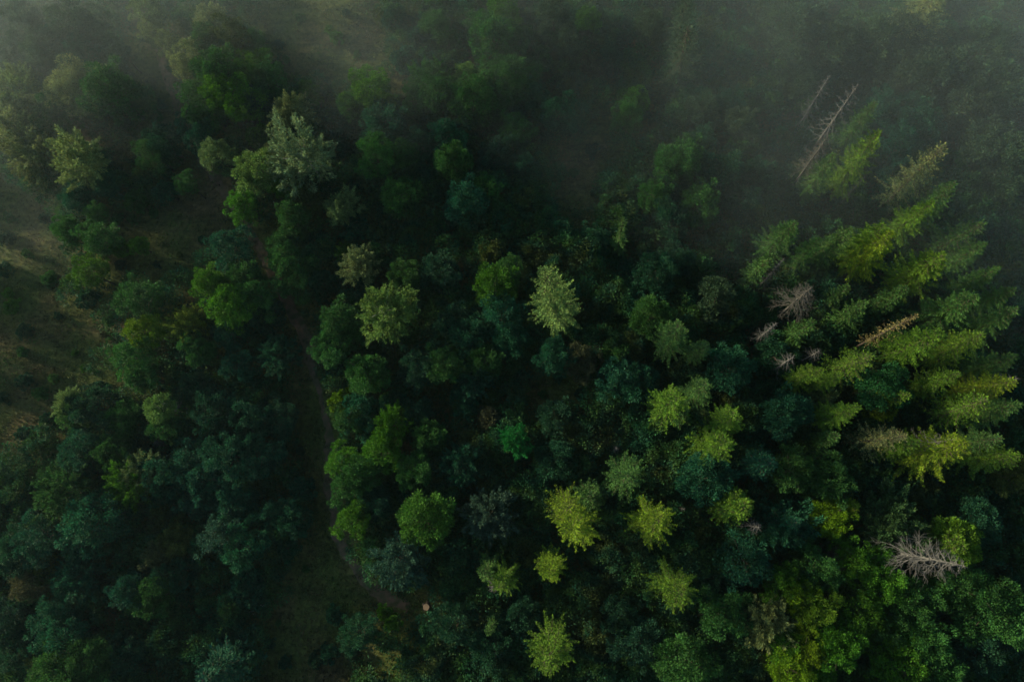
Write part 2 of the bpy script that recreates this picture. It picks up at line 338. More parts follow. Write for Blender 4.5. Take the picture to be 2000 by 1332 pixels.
# ------------------------------------------------------------------ the data read off the photograph
# broadleaf trees: x, y, crown radius (photo pixels), colour code, [style: s spiky, b birch]
B_TXT = """
25 180 34 p s;150 170 40 q;225 185 40 m;35 250 34 q s;75 300 34 q s;100 240 26 m;125 215 24 m;155 315 42 q s;155 385 30 t;205 360 26 t;
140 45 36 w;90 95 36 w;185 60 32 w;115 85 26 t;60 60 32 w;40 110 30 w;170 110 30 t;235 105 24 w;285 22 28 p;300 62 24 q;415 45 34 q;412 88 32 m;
335 95 24 q;347 128 22 t;380 130 32 q;455 82 34 o;495 85 24 m;435 150 44 m;450 188 42 g;395 200 34 m;497 140 30 g;530 162 32 m;515 200 30 d;
372 245 24 t;395 275 27 t;423 302 27 p;322 280 32 d;295 300 24 m;365 360 22 m;325 375 20 t;265 395 20 m;192 420 22 m;137 448 22 m;
612 190 20 g;575 225 32 q s;553 245 20 r;507 270 22 g;500 335 42 P b;595 308 56 S s;535 325 26 p s;602 400 28 o s;476 402 26 g;575 428 30 m;668 405 27 p s;472 273 18 o;560 370 24 g;
746 35 14 o;772 42 22 d;788 38 14 r;850 50 24 m;851 18 20 m;821 80 22 t;877 90 22 m;888 118 18 m;982 42 30 g;965 78 40 m;937 55 27 m;1003 84 30 m;
845 150 28 m s;853 182 34 m;811 196 24 m;915 160 27 P b;926 198 38 m;790 120 22 t;995 145 34 m;1030 148 26 m;716 180 36 g;690 205 30 m;765 210 18 g;
993 185 30 m;1045 198 28 t;1091 225 38 t;750 250 40 t;695 245 32 d;678 290 18 t;878 272 36 t;1010 255 30 m;737 310 32 m;790 305 26 m;825 290 30 d;
888 318 36 m;900 345 14 p;780 380 32 m;825 360 16 t;947 372 28 m;965 315 32 d;1003 290 28 d;1028 330 26 d;910 396 38 t;
1150 42 24 g;1150 90 22 r;1080 50 30 w;1110 90 28 w;1189 118 24 d;1273 52 26 w;1241 198 20 g;1228 228 26 m;1157 133 22 r;1052 115 22 m;
1275 380 30 m;1315 320 36 m;1213 455 18 g s;1308 437 36 d;
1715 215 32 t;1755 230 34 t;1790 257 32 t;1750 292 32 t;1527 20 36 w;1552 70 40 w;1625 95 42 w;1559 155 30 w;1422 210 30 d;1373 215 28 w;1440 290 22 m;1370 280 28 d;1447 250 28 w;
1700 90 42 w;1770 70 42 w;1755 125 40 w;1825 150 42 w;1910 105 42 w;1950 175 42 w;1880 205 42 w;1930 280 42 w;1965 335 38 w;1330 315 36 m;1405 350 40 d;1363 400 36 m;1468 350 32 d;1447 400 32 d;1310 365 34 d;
140 455 24 m;196 465 32 m;235 482 20 g;270 478 18 g;175 533 32 g;455 489 36 t;277 583 38 m;287 650 36 L;266 702 40 m;280 735 30 m;371 636 36 Y2 s;385 680 28 m;413 555 34 g;455 604 38 g;480 545 30 m;507 580 32 m;525 615 34 d;
402 692 26 m;465 713 30 t;451 652 28 t;546 692 32 t s;550 478 26 m;556 503 28 m;577 538 34 m;630 555 26 d;671 496 20 g s;702 517 32 p s;730 500 24 m;695 454 24 t;665 629 38 m;647 678 36 m;695 720 22 r;686 660 26 m;
672 783 22 L;682 818 28 m;136 786 24 p s;152 811 26 m;196 800 36 d;248 815 28 m;315 797 32 P;325 836 28 m;224 881 28 m;157 877 32 t;
420 800 42 d;490 818 36 d;546 818 34 d;385 760 36 d;437 846 38 d;168 900 32 t;122 964 42 m s;227 885 26 m;259 950 34 g s;273 918 28 p s;196 1016 46 t;80 1055 34 t;87 1097 20 Y2;45 1076 34 d;63 1142 24 r;
165 1062 28 t;154 1125 34 t s;112 1195 32 t;130 1240 42 t;297 1167 32 m;259 1156 30 t;325 929 36 t;371 911 36 t;413 938 38 t;455 894 42 t;507 894 40 t;455 981 34 t;332 962 28 t;392 978 30 t;
346 1055 28 o;325 1083 28 r;336 1118 30 d;437 1041 36 p2;476 1069 42 t;546 1006 30 t;574 1016 28 t;588 957 22 t;560 1069 18 t;483 1146 24 t;175 1293 42 m;122 1303 38 m;245 1286 36 d;35 1268 26 d;21 1209 32 d;
748 608 50 P s;860 535 42 d;790 538 32 m;958 500 24 o;968 559 38 g;993 535 28 m;982 618 38 t;1000 660 36 t;895 629 42 d;923 657 38 t;874 713 38 m;825 713 38 d;947 706 32 m;923 743 32 t s;720 730 40 m;
769 832 36 g s;710 807 36 t;818 811 30 t;839 853 32 m;909 786 26 t;954 818 22 r;1007 860 28 E s;1087 818 36 d;1084 699 34 t;1136 702 32 r;1196 695 26 m;1210 741 36 t;1245 748 38 t;1273 622 38 m;1280 538 38 d;1157 475 32 d;
1398 580 36 w;1325 513 28 d;1604 783 26 p s;1723 797 25 Y;1713 758 40 e;1528 808 46 t;1475 804 24 d;1422 720 46 t;1510 700 36 d;
1377 936 52 t;1372 1044 18 o;1450 1093 50 t;1615 936 44 m;1545 918 42 m;1531 1023 46 t s;1618 1006 32 L;1722 1008 44 m2 s;1760 1045 40 m2 s;1632 1083 20 n;1867 1055 36 y;1902 1023 38 d;
1668 1092 32 g;1716 1122 34 g;1700 1154 26 m;1524 1138 32 g;1566 1166 32 L;1590 1106 34 m;1590 1181 32 y;1674 1188 36 g;1786 1174 38 m;1825 1156 26 g;1870 1150 36 m;1920 1176 36 m;1947 1203 48 m;1499 1219 38 q s;1528 1254 30 g;1572 1268 30 L;1545 1306 34 L;1592 1314 30 g;1632 1261 42 g;1742 1243 36 g;1800 1248 36 m;1762 1310 40 g;1822 1300 36 m;1730 1223 30 m;
1408 1198 40 m;1335 1286 48 m;1895 1268 42 d;1384 1128 30 d;1982 929 32 o;685 953 32 m;671 901 32 g;702 929 36 m;692 1016 32 g;730 980 32 t;730 1065 17 e;783 1090 44 p2 s;748 887 36 g;807 918 34 m;902 915 34 t s;
835 1016 52 G;954 1006 40 S2 s;765 1216 14 g;751 1195 12 g;1014 1202 34 d;895 1216 36 d;965 1268 36 d;702 1233 30 d;1210 1198 36 d;1245 1251 42 d;1087 901 38 d
"""
# spruces: tip x, tip y, crown radius (photo pixels), colour, height m, proto
S_TXT = """
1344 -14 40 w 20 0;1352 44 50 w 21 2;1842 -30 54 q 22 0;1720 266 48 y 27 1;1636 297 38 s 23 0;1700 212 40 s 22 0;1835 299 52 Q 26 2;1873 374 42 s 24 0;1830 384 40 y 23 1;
1915 420 44 s 23 2;1543 427 44 s 23 0;1645 441 42 s 22 1;1737 432 48 y 25 0;1758 456 52 Y 25 1;1865 486 58 y 26 0;1968 518 34 s 22 3;1917 575 50 s 24 1;
1508 492 30 s 19 3;1078 518 70 P 34 4;1215 441 22 s 16 3;1337 630 40 s 22 0;1380 660 24 s 18 3;1323 772 44 y 21 0;1585 628 36 s 18 3;1700 590 36 s 19 3;1996 615 46 s 24 0;
1838 648 54 y 25 1;1928 658 48 y 24 0;1590 716 38 y 21 1;1645 724 34 y 20 0;1708 688 48 y 23 2;1966 735 46 Y 22 0;1952 796 50 y 24 2;1664 806 42 y 21 1;1745 850 48 Q 21 2;
1791 872 38 y 20 0;1376 752 34 s 18 0;1345 800 28 s 14 3;1442 820 38 y 19 0;1404 856 44 y 19 1;1961 862 44 s 22 0;2004 880 46 y 22 1;1895 892 62 Y 25 1;1502 897 34 t 17 0;1452 982 40 y 18 0;
1670 984 30 Y 12 5;1093 992 52 Y 22 2;1129 1031 56 Y 26 1;1146 975 40 s 16 0;1290 1030 50 Y 22 0;1226 925 42 s 17 1;1066 1112 38 Y 17 3;944 1122 34 s 16 3;976 1140 38 y 17 0;
952 1236 22 s 13 3;1072 1308 60 y 24 0;1331 1157 48 y 18 0;384 1322 50 t 15 4;1600 470 34 s 20 1;1935 470 36 s 20 3;1985 560 38 s 22 0;1870 735 36 y 20 0;1990 700 40 s 21 1;1985 800 38 s 20 3;1770 560 34 s 18 2;1660 560 28 s 16 3;1762 765 30 y 17 1;1640 860 30 s 16 0;1560 1034 36 t 15 0;1890 1062 40 y 17 3
"""
# dead trees: tip x, tip y, radius scale, height, kind
D_TXT = """
1678 163 1.25 25 A br;1622 146 1.0 20 A gr;1692 342 .35 15 A pale;1617 266 .85 22 B pale;1584 563 1.15 19 B br;1533 503 .5 18 A br;1518 630 .7 16 A gr;1793 615 .7 25 T br;1602 684 1.0 12 S gr;1551 697 .95 15 S br;
1888 1106 1.0 27 H gr;1484 1030 .9 13 S gr;961 1148 .9 14 S gr;316 788 1.2 11 S gr;303 862 .9 5 S gr;1991 738 1.1 18 A gr;1868 858 .8 20 S br;1338 994 .45 9 S gr;1205 875 .5 6 S gr
"""
# bushes on the meadows: x, y, radius, colour
H_TXT = """
645 63 11 g;660 80 15 g;105 548 16 m;182 587 22 d;31 601 16 g;22 575 11 g;55 650 14 d;48 690 12 m;62 745 18 d;85 770 14 m;168 720 9 g;120 620 9 d;205 655 9 r;150 690 8 g;60 500 10 m;95 430 12 d;
25 430 12 m;240 520 11 d;330 340 15 t;345 320 16 m;285 330 12 m;240 350 16 t;305 420 11 m;265 432 13 m;400 470 12 d;352 500 8 o;310 520 9 d;658 1198 20 t;648 1270 22 t;623 1285 20 d;600 1110 9 m;
545 1215 8 m;530 1255 12 d;560 1290 14 t;690 1270 18 d;735 1240 16 t;700 660 10 m;590 880 12 d;580 930 9 m;1120 340 14 m;1155 300 18 d;1165 380 14 d;1125 420 11 m;1090 740 12 d;1135 770 14 d;1060 770 12 m;1165 735 16 d;
560 120 9 m;590 40 10 m;700 110 9 m;710 150 14 d;545 95 12 d;640 160 8 d;680 30 9 d;250 250 14 w;300 170 13 w;320 210 11 d;250 150 16 w;20 470 13 d;15 530 15 d;200 760 16 d;100 820 15 d;60 850 18 d;30 900 20 m;
15 780 12 d;110 740 10 m;235 430 12 m;480 500 12 d;505 540 10 m
"""
COL = {  # leaf colours
 'y': (.064, .130, .010), 'Y': (.098, .156, .008), 'Y2': (.11, .15, .02), 'g': (.038, .116, .008), 'G': (.034, .100, .012), 'L': (.076, .150, .004), 'm': (.026, .086, .018), 'm2': (.034, .080, .026),  # spruce yellow and gold raised to look more sunlit
 'd': (.012, .050, .024), 't': (.013, .066, .032), 'p': (.095, .145, .05), 'P': (.078, .140, .032), 'p2': (.026, .070, .046), 'q': (.12, .155, .055), 'S': (.11, .165, .08), 'S2': (.035, .072, .052),  # pale green and muted olive brightened for the sunlit upper left
 'o': (.050, .078, .018), 'r': (.048, .056, .024), 'n': (.12, .095, .075), 'e': (.014, .075, .022), 'E': (.010, .115, .022), 'w': (.032, .062, .032), 's': (.040, .096, .020), 'Q': (.12, .14, .05)}  # the fog-dimmed tone has the mist mixed into the leaf colour
CW = {'y': 'yellow-green', 'Y': 'bright golden-green', 'Y2': 'golden-flecked green', 'g': 'fresh green', 'G': 'rich green', 'L': 'lime green', 'm': 'mid green', 'm2': 'speckled green', 'd': 'very dark green',
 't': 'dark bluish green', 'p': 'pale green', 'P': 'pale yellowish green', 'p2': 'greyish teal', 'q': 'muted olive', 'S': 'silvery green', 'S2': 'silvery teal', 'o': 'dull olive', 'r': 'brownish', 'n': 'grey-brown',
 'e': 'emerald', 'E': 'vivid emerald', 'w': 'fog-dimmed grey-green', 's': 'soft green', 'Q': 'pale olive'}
def rows(txt): return [r.split() for r in txt.replace('\n', '').split(';') if r.strip()]

def link(name, me, parent=None, color=None):
    o = bpy.data.objects.new(name, me); col.objects.link(o)
    if parent: o.parent = parent
    if color: o.color = (*color, 1)
    return o
THINGS = []
def root(name, loc, cat, group=None, rot=0, s=(1, 1, 1)):
    o = bpy.data.objects.new(name, None); col.objects.link(o); o.location = loc; o.rotation_euler = (0, 0, rot); o.scale = s
    o['category'] = cat
    if group: o['group'] = group
    o.empty_display_size = .5
    return o
PROTO = {}
def dup_tree(key, name, build, loc, rot, scale, cat, group, color, parts_color):
    """first use builds the thing with its parts, later uses copy the thing and each part"""
    if key not in PROTO:
        r = root(name, loc, cat, group, rot, scale); kids = build(r); PROTO[key] = (r, kids)
    else:
        r0, k0 = PROTO[key]
        r = r0.copy(); col.objects.link(r); r.location = loc; r.rotation_euler = (0, 0, rot); r.scale = scale; kids = []
        for k in k0:
            c = k.copy(); col.objects.link(c); c.parent = r; kids.append(c)
        r['group'] = group
    for k in kids:
        if 'crown' in k.name or 'foliage' in k.name: k.color = (*parts_color, 1)
    return r
rnd = random.Random(7)
def tilt(r, a=.06): r.rotation_euler = (rnd.gauss(0, a*.6), rnd.gauss(0, a*.6), r.rotation_euler[2])
def jitter(c, a=.12):
    s = rnd.uniform(1-a, 1+a); return tuple(max(0, v*s*rnd.uniform(1-a*.6, 1+a*.6)) for v in c)

CROWNS = []   # (px, py, r) occupied places in the picture
def place_broad(px, py, rp, code, style=''):
    f0 = 10.0
    R_ = rp*dist_at(px, py, 10)*1.0/F*1.12
    small = R_ < 2.6
    birch = style == 'b' or code in ('P', 'S') and not small
    hc = (1.9+R_*1.0) if small else (3.2+R_*1.15)      # height of the crown's centre
    hc *= rnd.uniform(.9, 1.12)
    if code == 'd': hc *= .72
    if code in ('t', 'r'): hc *= .85
    if code in ('S', 'P', 'L', 'p', 'Y', 'E', 'y'): hc *= 1.18
    x, y, z = at(px, py, hc)
    for _ in range(4):
        g = gz(x, y); x, y, z = at(px, py, g+hc)
    R_ = rp*dist_at(px, py, g+hc)/F*(1.12 if px < 430 and 330 < py < 800 or px < 760 and py < 130 else 1.34 if rp < 41 else 1.2)
    huge = R_ > 6.6 and style != 's'
    protoR = 2.4 if small else 8.0 if huge else 5.0
    s = R_/protoR
    if style == 's': mi = rnd.randrange(2) if small else rnd.randrange(3)
    else: mi = rnd.randrange(4) if small else rnd.randrange(6)
    if huge: mi = mi % 3
    ti = rnd.randrange(2)
    key = ('B', small, huge, style == 's', mi, ti, birch)
    tz = hc/(4.5 if small else 8.5)
    def build(r):
        cm = (SMS if small else SPK)[mi] if style == 's' else (SML if small else HUGE if huge else BIG)[mi]
        c = link('crown', cm, r); c.location = (0, 0, (4.5 if small else 8.5))
        t = link('trunk', (SMLT[ti] if small else PALT[ti] if birch else BIGT[ti]), r)
        return [c, t]
    # the empty's z scale stretches the trunk to the crown's height; the crown undoes it
    r = dup_tree(key, 'birch_tree' if birch else 'broadleaf_tree', build, (x, y, g-.15), rnd.uniform(0, 6.28), (s, s, tz),
                 'birch' if birch else 'broadleaf tree', 'pale birches' if birch else 'broadleaf trees of the wood', None, jitter(COL[code]))
    for k in r.children:
        if k.name.startswith('crown'): k.scale = (rnd.uniform(.93, 1.07), rnd.uniform(.93, 1.07), s/tz*rnd.uniform(.85, 1.1))
    CROWNS.append((px, py, rp)); THINGS.append((r, 'birch' if birch else 'broadleaf tree', code, rp, px, py))
    return r
for row in rows(B_TXT):
    place_broad(float(row[0]), float(row[1]), float(row[2]), row[3], row[4] if len(row) > 4 else '')

for row in rows(S_TXT):
    px, py, rp, code, h, pi = float(row[0]), float(row[1]), float(row[2]), row[3], float(row[4]), int(row[5])
    h *= .88 if px > 1450 else 1
    x, y, z = at(px, py, h)
    for _ in range(4): g = gz(x, y); x, y, z = at(px, py, g+h)
    small = h < 17
    lib = (SPR_S if small else SPR); mi = pi % len(lib)
    ph = 12 if small else 26; pr = (2.1, 2.3)[mi] if small else (3.4, 3.0, 3.6, 2.7, 3.9)[mi]
    Rm = rp*dist_at(px, py, g+h*.7)/F*(1.12 if 1150 < px < 1560 and py > 600 else .80 if px > 1560 and 150 < py < 960 else .92)
    def build(r): return [link('crown', lib[mi][0], r), link('trunk', lib[mi][1], r)]
    s = Rm/pr
    r = dup_tree(('S', small, mi), 'spruce_tree', build, (x, y, g-.2), rnd.uniform(0, 6.28), (s, s*rnd.uniform(.92, 1.08), h/ph), 'spruce', 'spruces of the wood', None, jitter(COL[code], .08))
    tilt(r)
    THINGS.append((r, 'spruce', code, rp, px, py)); CROWNS.append((px, py, rp*.8))

for row in rows(D_TXT):
    px, py, rs, h, kd, tone = float(row[0]), float(row[1]), float(row[2]), float(row[3]), row[4], row[5]
    x, y, z = at(px, py, h)
    for _ in range(4): g = gz(x, y); x, y, z = at(px, py, g+h)
    ph = 13 if kd == 'S' else 26 if kd == 'T' else 24
    s = rs*(h/ph if kd == 'S' and h > 8 else 1)
    if kd == 'H':
        def build(r): return [link('trunk', DEAD_HERO[0], r)] + [link('branch', b, r) for b in DEAD_HERO[1]]
    elif kd == 'T':
        def build(r): return [link('trunk', SPR_THIN[0][1], r), link('crown', SPR_THIN[0][0], r)]
    else:
        def build(r): return [link('trunk', DJ[kd][0], r), link('bare_crown', DJ[kd][1], r)]
    r = dup_tree(('D', kd), 'dead_spruce', build, (x, y, g-.2), rnd.uniform(0, 6.28), (s, s, h/ph), 'dead tree', 'dead conifers in the wood', None, (.16, .14, .05))
    THINGS.append((r, 'dead spruce', tone, 30*rs, px, py))

for row in rows(H_TXT):
    px, py, rp, code = float(row[0]), float(row[1]), float(row[2]), row[3]
    x, y, g = ground_px(px, py); Rm = rp*dist_at(px, py, g+1)/F*.9
    mi = rnd.randrange(4)
    def build(r):
        c = link('foliage', SML[mi], r); c.location = (0, 0, 1.6)
        t = link('stems', SMLT[mi % 2], r); t.scale = (.5, .5, .36)
        return [c, t]
    s = Rm/2.4
    r = dup_tree(('H', mi), 'shrub', build, (x, y, g-.1), rnd.uniform(0, 6.28), (s, s, s*rnd.uniform(.8, 1.05)), 'bush', 'bushes on the open ground', None, jitter(COL[code]))
    THINGS.append((r, 'bush', code, rp, px, py)); CROWNS.append((px, py, rp))

# ------------------------------------------------------------------ ground
MEADOWS = [[(-150, 320), (60, 350), (130, 430), (150, 500), (140, 560), (225, 610), (225, 720), (255, 770), (180, 790), (110, 830), (60, 900), (-150, 980)],
 [(215, 410), (300, 400), (420, 350), (470, 420), (520, 500), (400, 530), (340, 560), (230, 560), (205, 500)],
 [(470, -60), (750, -60), (760, 60), (775, 150), (700, 165), (640, 190), (570, 185), (530, 100)],
 [(1075, 290), (1190, 270), (1185, 400), (1150, 460), (1080, 440)], [(1030, 715), (1170, 715), (1165, 795), (1030, 800)],
 [(585, 650), (625, 700), (650, 840), (640, 900), (690, 1100), (760, 1170), (720, 1200), (690, 1400), (520, 1400), (505, 1200), (600, 1080), (600, 960), (575, 860)],
 [(240, 90), (320, 100), (360, 200), (370, 240), (350, 270), (270, 260), (240, 220)], [(770, 1130), (880, 1150), (870, 1210), (780, 1205)],
 [(300, 300), (400, 300), (450, 400), (380, 400)]]
def inside(px, py, poly):
    c = False; j = len(poly)-1
    for i in range(len(poly)):
        xi, yi = poly[i]; xj, yj = poly[j]
        if (yi > py) != (yj > py) and px < (xj-xi)*(py-yi)/(yj-yi)+xi: c = not c
        j = i
    return c
def in_meadow(px, py): return any(inside(px, py, m) for m in MEADOWS)

# ground: one sheet, finer near the middle
ax = np.concatenate([np.linspace(-1500, -260, 12)[:-1], np.linspace(-260, 260, 209), np.linspace(260, 1500, 12)[1:]])
XX, YY = np.meshgrid(ax, ax); ZZ = ground(XX, YY); nn = len(ax)
Vg = np.stack([XX.ravel(), YY.ravel(), ZZ.ravel()], 1)
ii = np.arange(nn*(nn-1)).reshape(nn-1, nn)[:, :-1].ravel()
Fg = np.stack([ii, ii+1, ii+nn+1, ii+nn], 1)
me = mesh_of('ground', Vg, Fg); g_ob = link('ground', me); g_ob['kind'] = 'structure'
gm, t, o = mat('grassy_forest_floor'); L = t.links.new
tc = N_(t, 'ShaderNodeTexCoord')
def noise(scale, detail=6, rough=.6, stretch=None):
    nd = N_(t, 'ShaderNodeTexNoise'); nd.inputs['Scale'].default_value = scale; nd.inputs['Detail'].default_value = detail; nd.inputs['Roughness'].default_value = rough
    if stretch:
        mp = N_(t, 'ShaderNodeMapping'); mp.inputs['Scale'].default_value = stretch; mp.inputs['Rotation'].default_value = (0, 0, .7)
        L(tc.outputs['Object'], mp.inputs[0]); L(mp.outputs[0], nd.inputs['Vector'])
    else: L(tc.outputs['Object'], nd.inputs['Vector'])
    return nd
def ramp(stops, src):
    cr = N_(t, 'ShaderNodeValToRGB'); e = cr.color_ramp.elements
    while len(e) < len(stops): e.new(.5)
    for k, (p, c) in enumerate(stops): e[k].position = p; e[k].color = (*c, 1)
    L(src.outputs[0], cr.inputs[0]); return cr
big = noise(.06, 5); fine = noise(1.1, 6, .7); streak = noise(.5, 5, .6, (.35, 2.2, 1))
base = ramp([(.30, (.030, .056, .016)), (.46, (.058, .076, .020)), (.60, (.078, .070, .030)), (.75, (.095, .070, .040))], big)
det = ramp([(.3, (.35, .38, .35)), (.7, (1.5, 1.4, 1.3))], fine)
st = ramp([(.35, (.7, .75, .7)), (.7, (1.4, 1.25, 1.15))], streak)
m1 = N_(t, 'ShaderNodeVectorMath', operation='MULTIPLY'); L(base.outputs[0], m1.inputs[0]); L(det.outputs[0], m1.inputs[1])
m2 = N_(t, 'ShaderNodeVectorMath', operation='MULTIPLY'); L(m1.outputs[0], m2.inputs[0]); L(st.outputs[0], m2.inputs[1])
pb = N_(t, 'ShaderNodeBsdfPrincipled'); pb.inputs['Roughness'].default_value = .95; pb.inputs['Specular IOR Level'].default_value = .1
bu = N_(t, 'ShaderNodeBump'); bu.inputs['Strength'].default_value = .7; bu.inputs['Distance'].default_value = .25
L(fine.outputs[0], bu.inputs['Height']); L(bu.outputs[0], pb.inputs['Normal'])
L(m2.outputs[0], pb.inputs['Base Color']); L(pb.outputs[0], o.inputs[0])
me.materials.append(gm)

# dirt track: a strip laid over the ground
TRACK = [(235, -110), (270, -30), (318, 105), (345, 190), (375, 262), (420, 342), (465, 412), (512, 485), (557, 572), (592, 650), (610, 720), (630, 790), (642, 850), (640, 920), (652, 990), (664, 1050), (688, 1105), (745, 1165), (800, 1190)]
pts = [Vector(ground_px(*p)) for p in TRACK]
fine_pts = []
for i in range(len(pts)-1):
    a, b = pts[i], pts[i+1]; p0 = pts[max(i-1, 0)]; p3 = pts[min(i+2, len(pts)-1)]
    for k in range(12):
        u = k/12
        fine_pts.append(.5*((2*a)+(b-p0)*u+(2*p0-5*a+4*b-p3)*u*u+(-p0+3*a-3*b+p3)*u**3))
tr = random.Random(3); V, Fc = [], []; nW = 9
wl = 1.2; wr = 1.2
for i, p in enumerate(fine_pts):
    q = fine_pts[min(i+1, len(fine_pts)-1)]; r_ = fine_pts[max(i-1, 0)]
    d = (q-r_); d.z = 0; d.normalize(); s = Vector((-d.y, d.x, 0))
    wl = min(max(wl+tr.uniform(-.35, .35), .4), 1.6); wr = min(max(wr+tr.uniform(-.35, .35), .4), 1.6)
    for k in range(nW):
        u = k/(nW-1); off = -wl+(wl+wr)*u; x, y = p.x+s.x*off, p.y+s.y*off
        V.append((x, y, gz(x, y)+.09-.05*(abs(u-.25) < .1)-.05*(abs(u-.75) < .1)-(.12 if k in (0, nW-1) else 0)))
    if i:
        for k in range(nW-1):
            b0 = (i-1)*nW+k; Fc.append((b0, b0+1, b0+nW+1, b0+nW))
me = mesh_of('dirt_track', V, Fc)
me.materials.append(noisy_material('brown_track_soil', (.045, .050, .018), (.12, .072, .044), .8, c3=(.16, .10, .065)))
o = link('dirt_track', me); o['kind'] = 'structure'

# ------------------------------------------------------------------ undergrowth (too dense to count) and meadow grass
rng = np.random.default_rng(5)
Ps, Us, Ls, Ws, Fa = [], [], [], [], []
def add_bush(x, y, g, r, hh, m):
    d = rand_dir(rng, m); d[:, 2] = np.abs(d[:, 2])
    rr = rng.uniform(.6, 1.05, (m, 1))*(1+.3*np.sin(d[:, :1]*5+x)*np.cos(d[:, 1:2]*4+y))
    P = np.array([x, y, g]) + d*rr*np.array([r, r, hh])
    Ps.append(P); Us.append(d+rng.normal(0, .5, (m, 3))); s = rng.uniform(.25, .55, m); Ls.append(s); Ws.append(s*.55); Fa.append(nrm(d+np.array([0, 0, .5])))
cnt = 0
for k in range(11000):
    px = rng.uniform(-350, 2350); py = rng.uniform(-260, 1560)
    if in_meadow(px, py): continue
    x, y, g = ground_px(px, py)
    if (x-0)**2+(y)**2 > 260**2: continue
    dtr = min((fp.x-x)**2+(fp.y-y)**2 for fp in fine_pts[::4])
    if dtr < 9: continue
    r = rng.uniform(1.0, 2.4); add_bush(x, y, g, r, rng.uniform(1.0, 4.6), int(34+34*r)); cnt += 1
for k in range(4200):
    px = rng.uniform(-200, 2200); py = rng.uniform(-200, 1500)
    if in_meadow(px, py): continue
    x, y, g = ground_px(px, py)
    if min((fp.x-x)**2+(fp.y-y)**2 for fp in fine_pts[::4]) < 16: continue
    if x*x+y*y > 200**2: continue
    R1 = rng.uniform(1.4, 3.6); hh = rng.uniform(2.5, 7.0)
    for q in range(int(5+R1*2)):                       # lumps of one young crown
        d = rand_dir(rng, 1)[0]; d[2] = abs(d[2])
        c = np.array([x, y, g+hh*.55])+d*np.array([R1*.7, R1*.7, hh*.4]); rr_ = R1*rng.uniform(.28, .5); m = int(40+22*R1)
        e = rand_dir(rng, m); e = nrm(e+d*.6)
        Ps.append(c+e*rr_*rng.uniform(.5, 1.1, (m, 1))); Us.append(e+d*.5+rng.normal(0, .4, (m, 3))); s = rng.uniform(.22, .48, m); Ls.append(s); Ws.append(s*.5); Fa.append(e)
P = np.concatenate(Ps); me = mesh_quads('undergrowth', cards(P, np.concatenate(Us), np.concatenate(Ls), np.concatenate(Ws), rng, np.concatenate(Fa), .6), len(P))
me.materials.append(UNDER); o = link('undergrowth', me); o['kind'] = 'stuff'; o['label'] = 'dense dark undergrowth and saplings covering the forest floor'; o['category'] = 'undergrowth'
print('undergrowth bushes', cnt, len(P))
G = []
while len(G) < 52000:
    px = rng.uniform(-100, 1250); py = rng.uniform(-60, 1380)
    if in_meadow(px, py):
        x, y, g = ground_px(px, py)
        c = .5+.5*math.sin(x*.31+math.sin(y*.27)*2)*math.cos(y*.37+x*.11)
        if rng.random() < .25+.75*c: 
            if min((fp.x-x)**2+(fp.y-y)**2 for fp in fine_pts[::6]) > 1.6: G.append((x, y, g))
G = np.array(G); m = len(G)
s = rng.uniform(.25, .6, m)
U = np.stack([rng.normal(.5, .5, m), rng.normal(-.2, .5, m), np.full(m, .8)], 1)
me = mesh_quads('meadow_grass', cards(G, U, s, s*.4, rng), m); me.materials.append(GRASS)
o = link('meadow_grass', me); o['kind'] = 'stuff'; o['label'] = 'rough brownish green grass and weeds of the open meadows'; o['category'] = 'grass'

# wood beyond the frame, one mass (unseen from the camera; its left side is added to shade the meadow)
Ps, Us, Ls, Ws, Fa = [], [], [], [], []
k = 0
while k < 420:
    px = rng.uniform(-700, 2700); py = rng.uniform(-500, 1900)
    if -90 < px < 2090 and -90 < py < 1430: continue
    x, y, g = ground_px(px, py)
    if math.hypot(x, y) > 300: continue
    h = rng.uniform(9, 15)*(.85 if px < 0 else 1); r = rng.uniform(2.5, 5)  # left-hand heights set for the shade they throw on the meadow
    d = rand_dir(rng, 420); rr = rng.uniform(.7, 1.05, (420, 1))*(1+.25*np.sin(d[:, :1]*6+x)*np.cos(d[:, 1:2]*5+y))
    Ps.append(np.array([x, y, g+h*.6])+d*rr*np.array([r, r, h*.45])); Us.append(d+rng.normal(0, .5, (420, 3))); s = rng.uniform(.7, 1.3, 420); Ls.append(s); Ws.append(s*.6); Fa.append(d)
    k += 1
P = np.concatenate(Ps); me = mesh_quads('unseen_wood', cards(P, np.concatenate(Us), np.concatenate(Ls), np.concatenate(Ws), rng, np.concatenate(Fa), .6), len(P))
me.materials.append(UNDER); o = link('unseen_wood', me); o['kind'] = 'stuff'; o['label'] = 'unseen continuing wood beyond the frame, left side added to shade the meadow'; o['category'] = 'wood'

# ------------------------------------------------------------------ stump and fallen birch log
x, y, g = ground_px(834, 1184)
r = root('tree_stump', (x, y, g), 'stump'); r['label'] = 'sawn tree stump with a pale round cut face on the dark floor'
V, Fc = [], []; nseg = 28
for j, (z, rad) in enumerate([(-.15, .95), (.08, .72), (.3, .60), (.62, .56), (.66, .54)]):
    for k in range(nseg):
        a = 2*math.pi*k/nseg; q = rad*(1+(.16 if j < 2 else .035)*math.sin(a*5+1)+.03*math.sin(a*9)); V.append((q*math.cos(a), q*math.sin(a), z))
for j in range(4):
    for k in range(nseg): k2 = (k+1) % nseg; Fc.append((j*nseg+k, j*nseg+k2, (j+1)*nseg+k2, (j+1)*nseg+k))
me = mesh_of('bark', V, Fc); me.materials.append(BARK); link('bark', me, r)
V2 = [(v[0]*.985, v[1]*.985, .662+.012*math.sin(i*1.7)) for i, v in enumerate(V[-nseg:])]+[(0, 0, .675)]
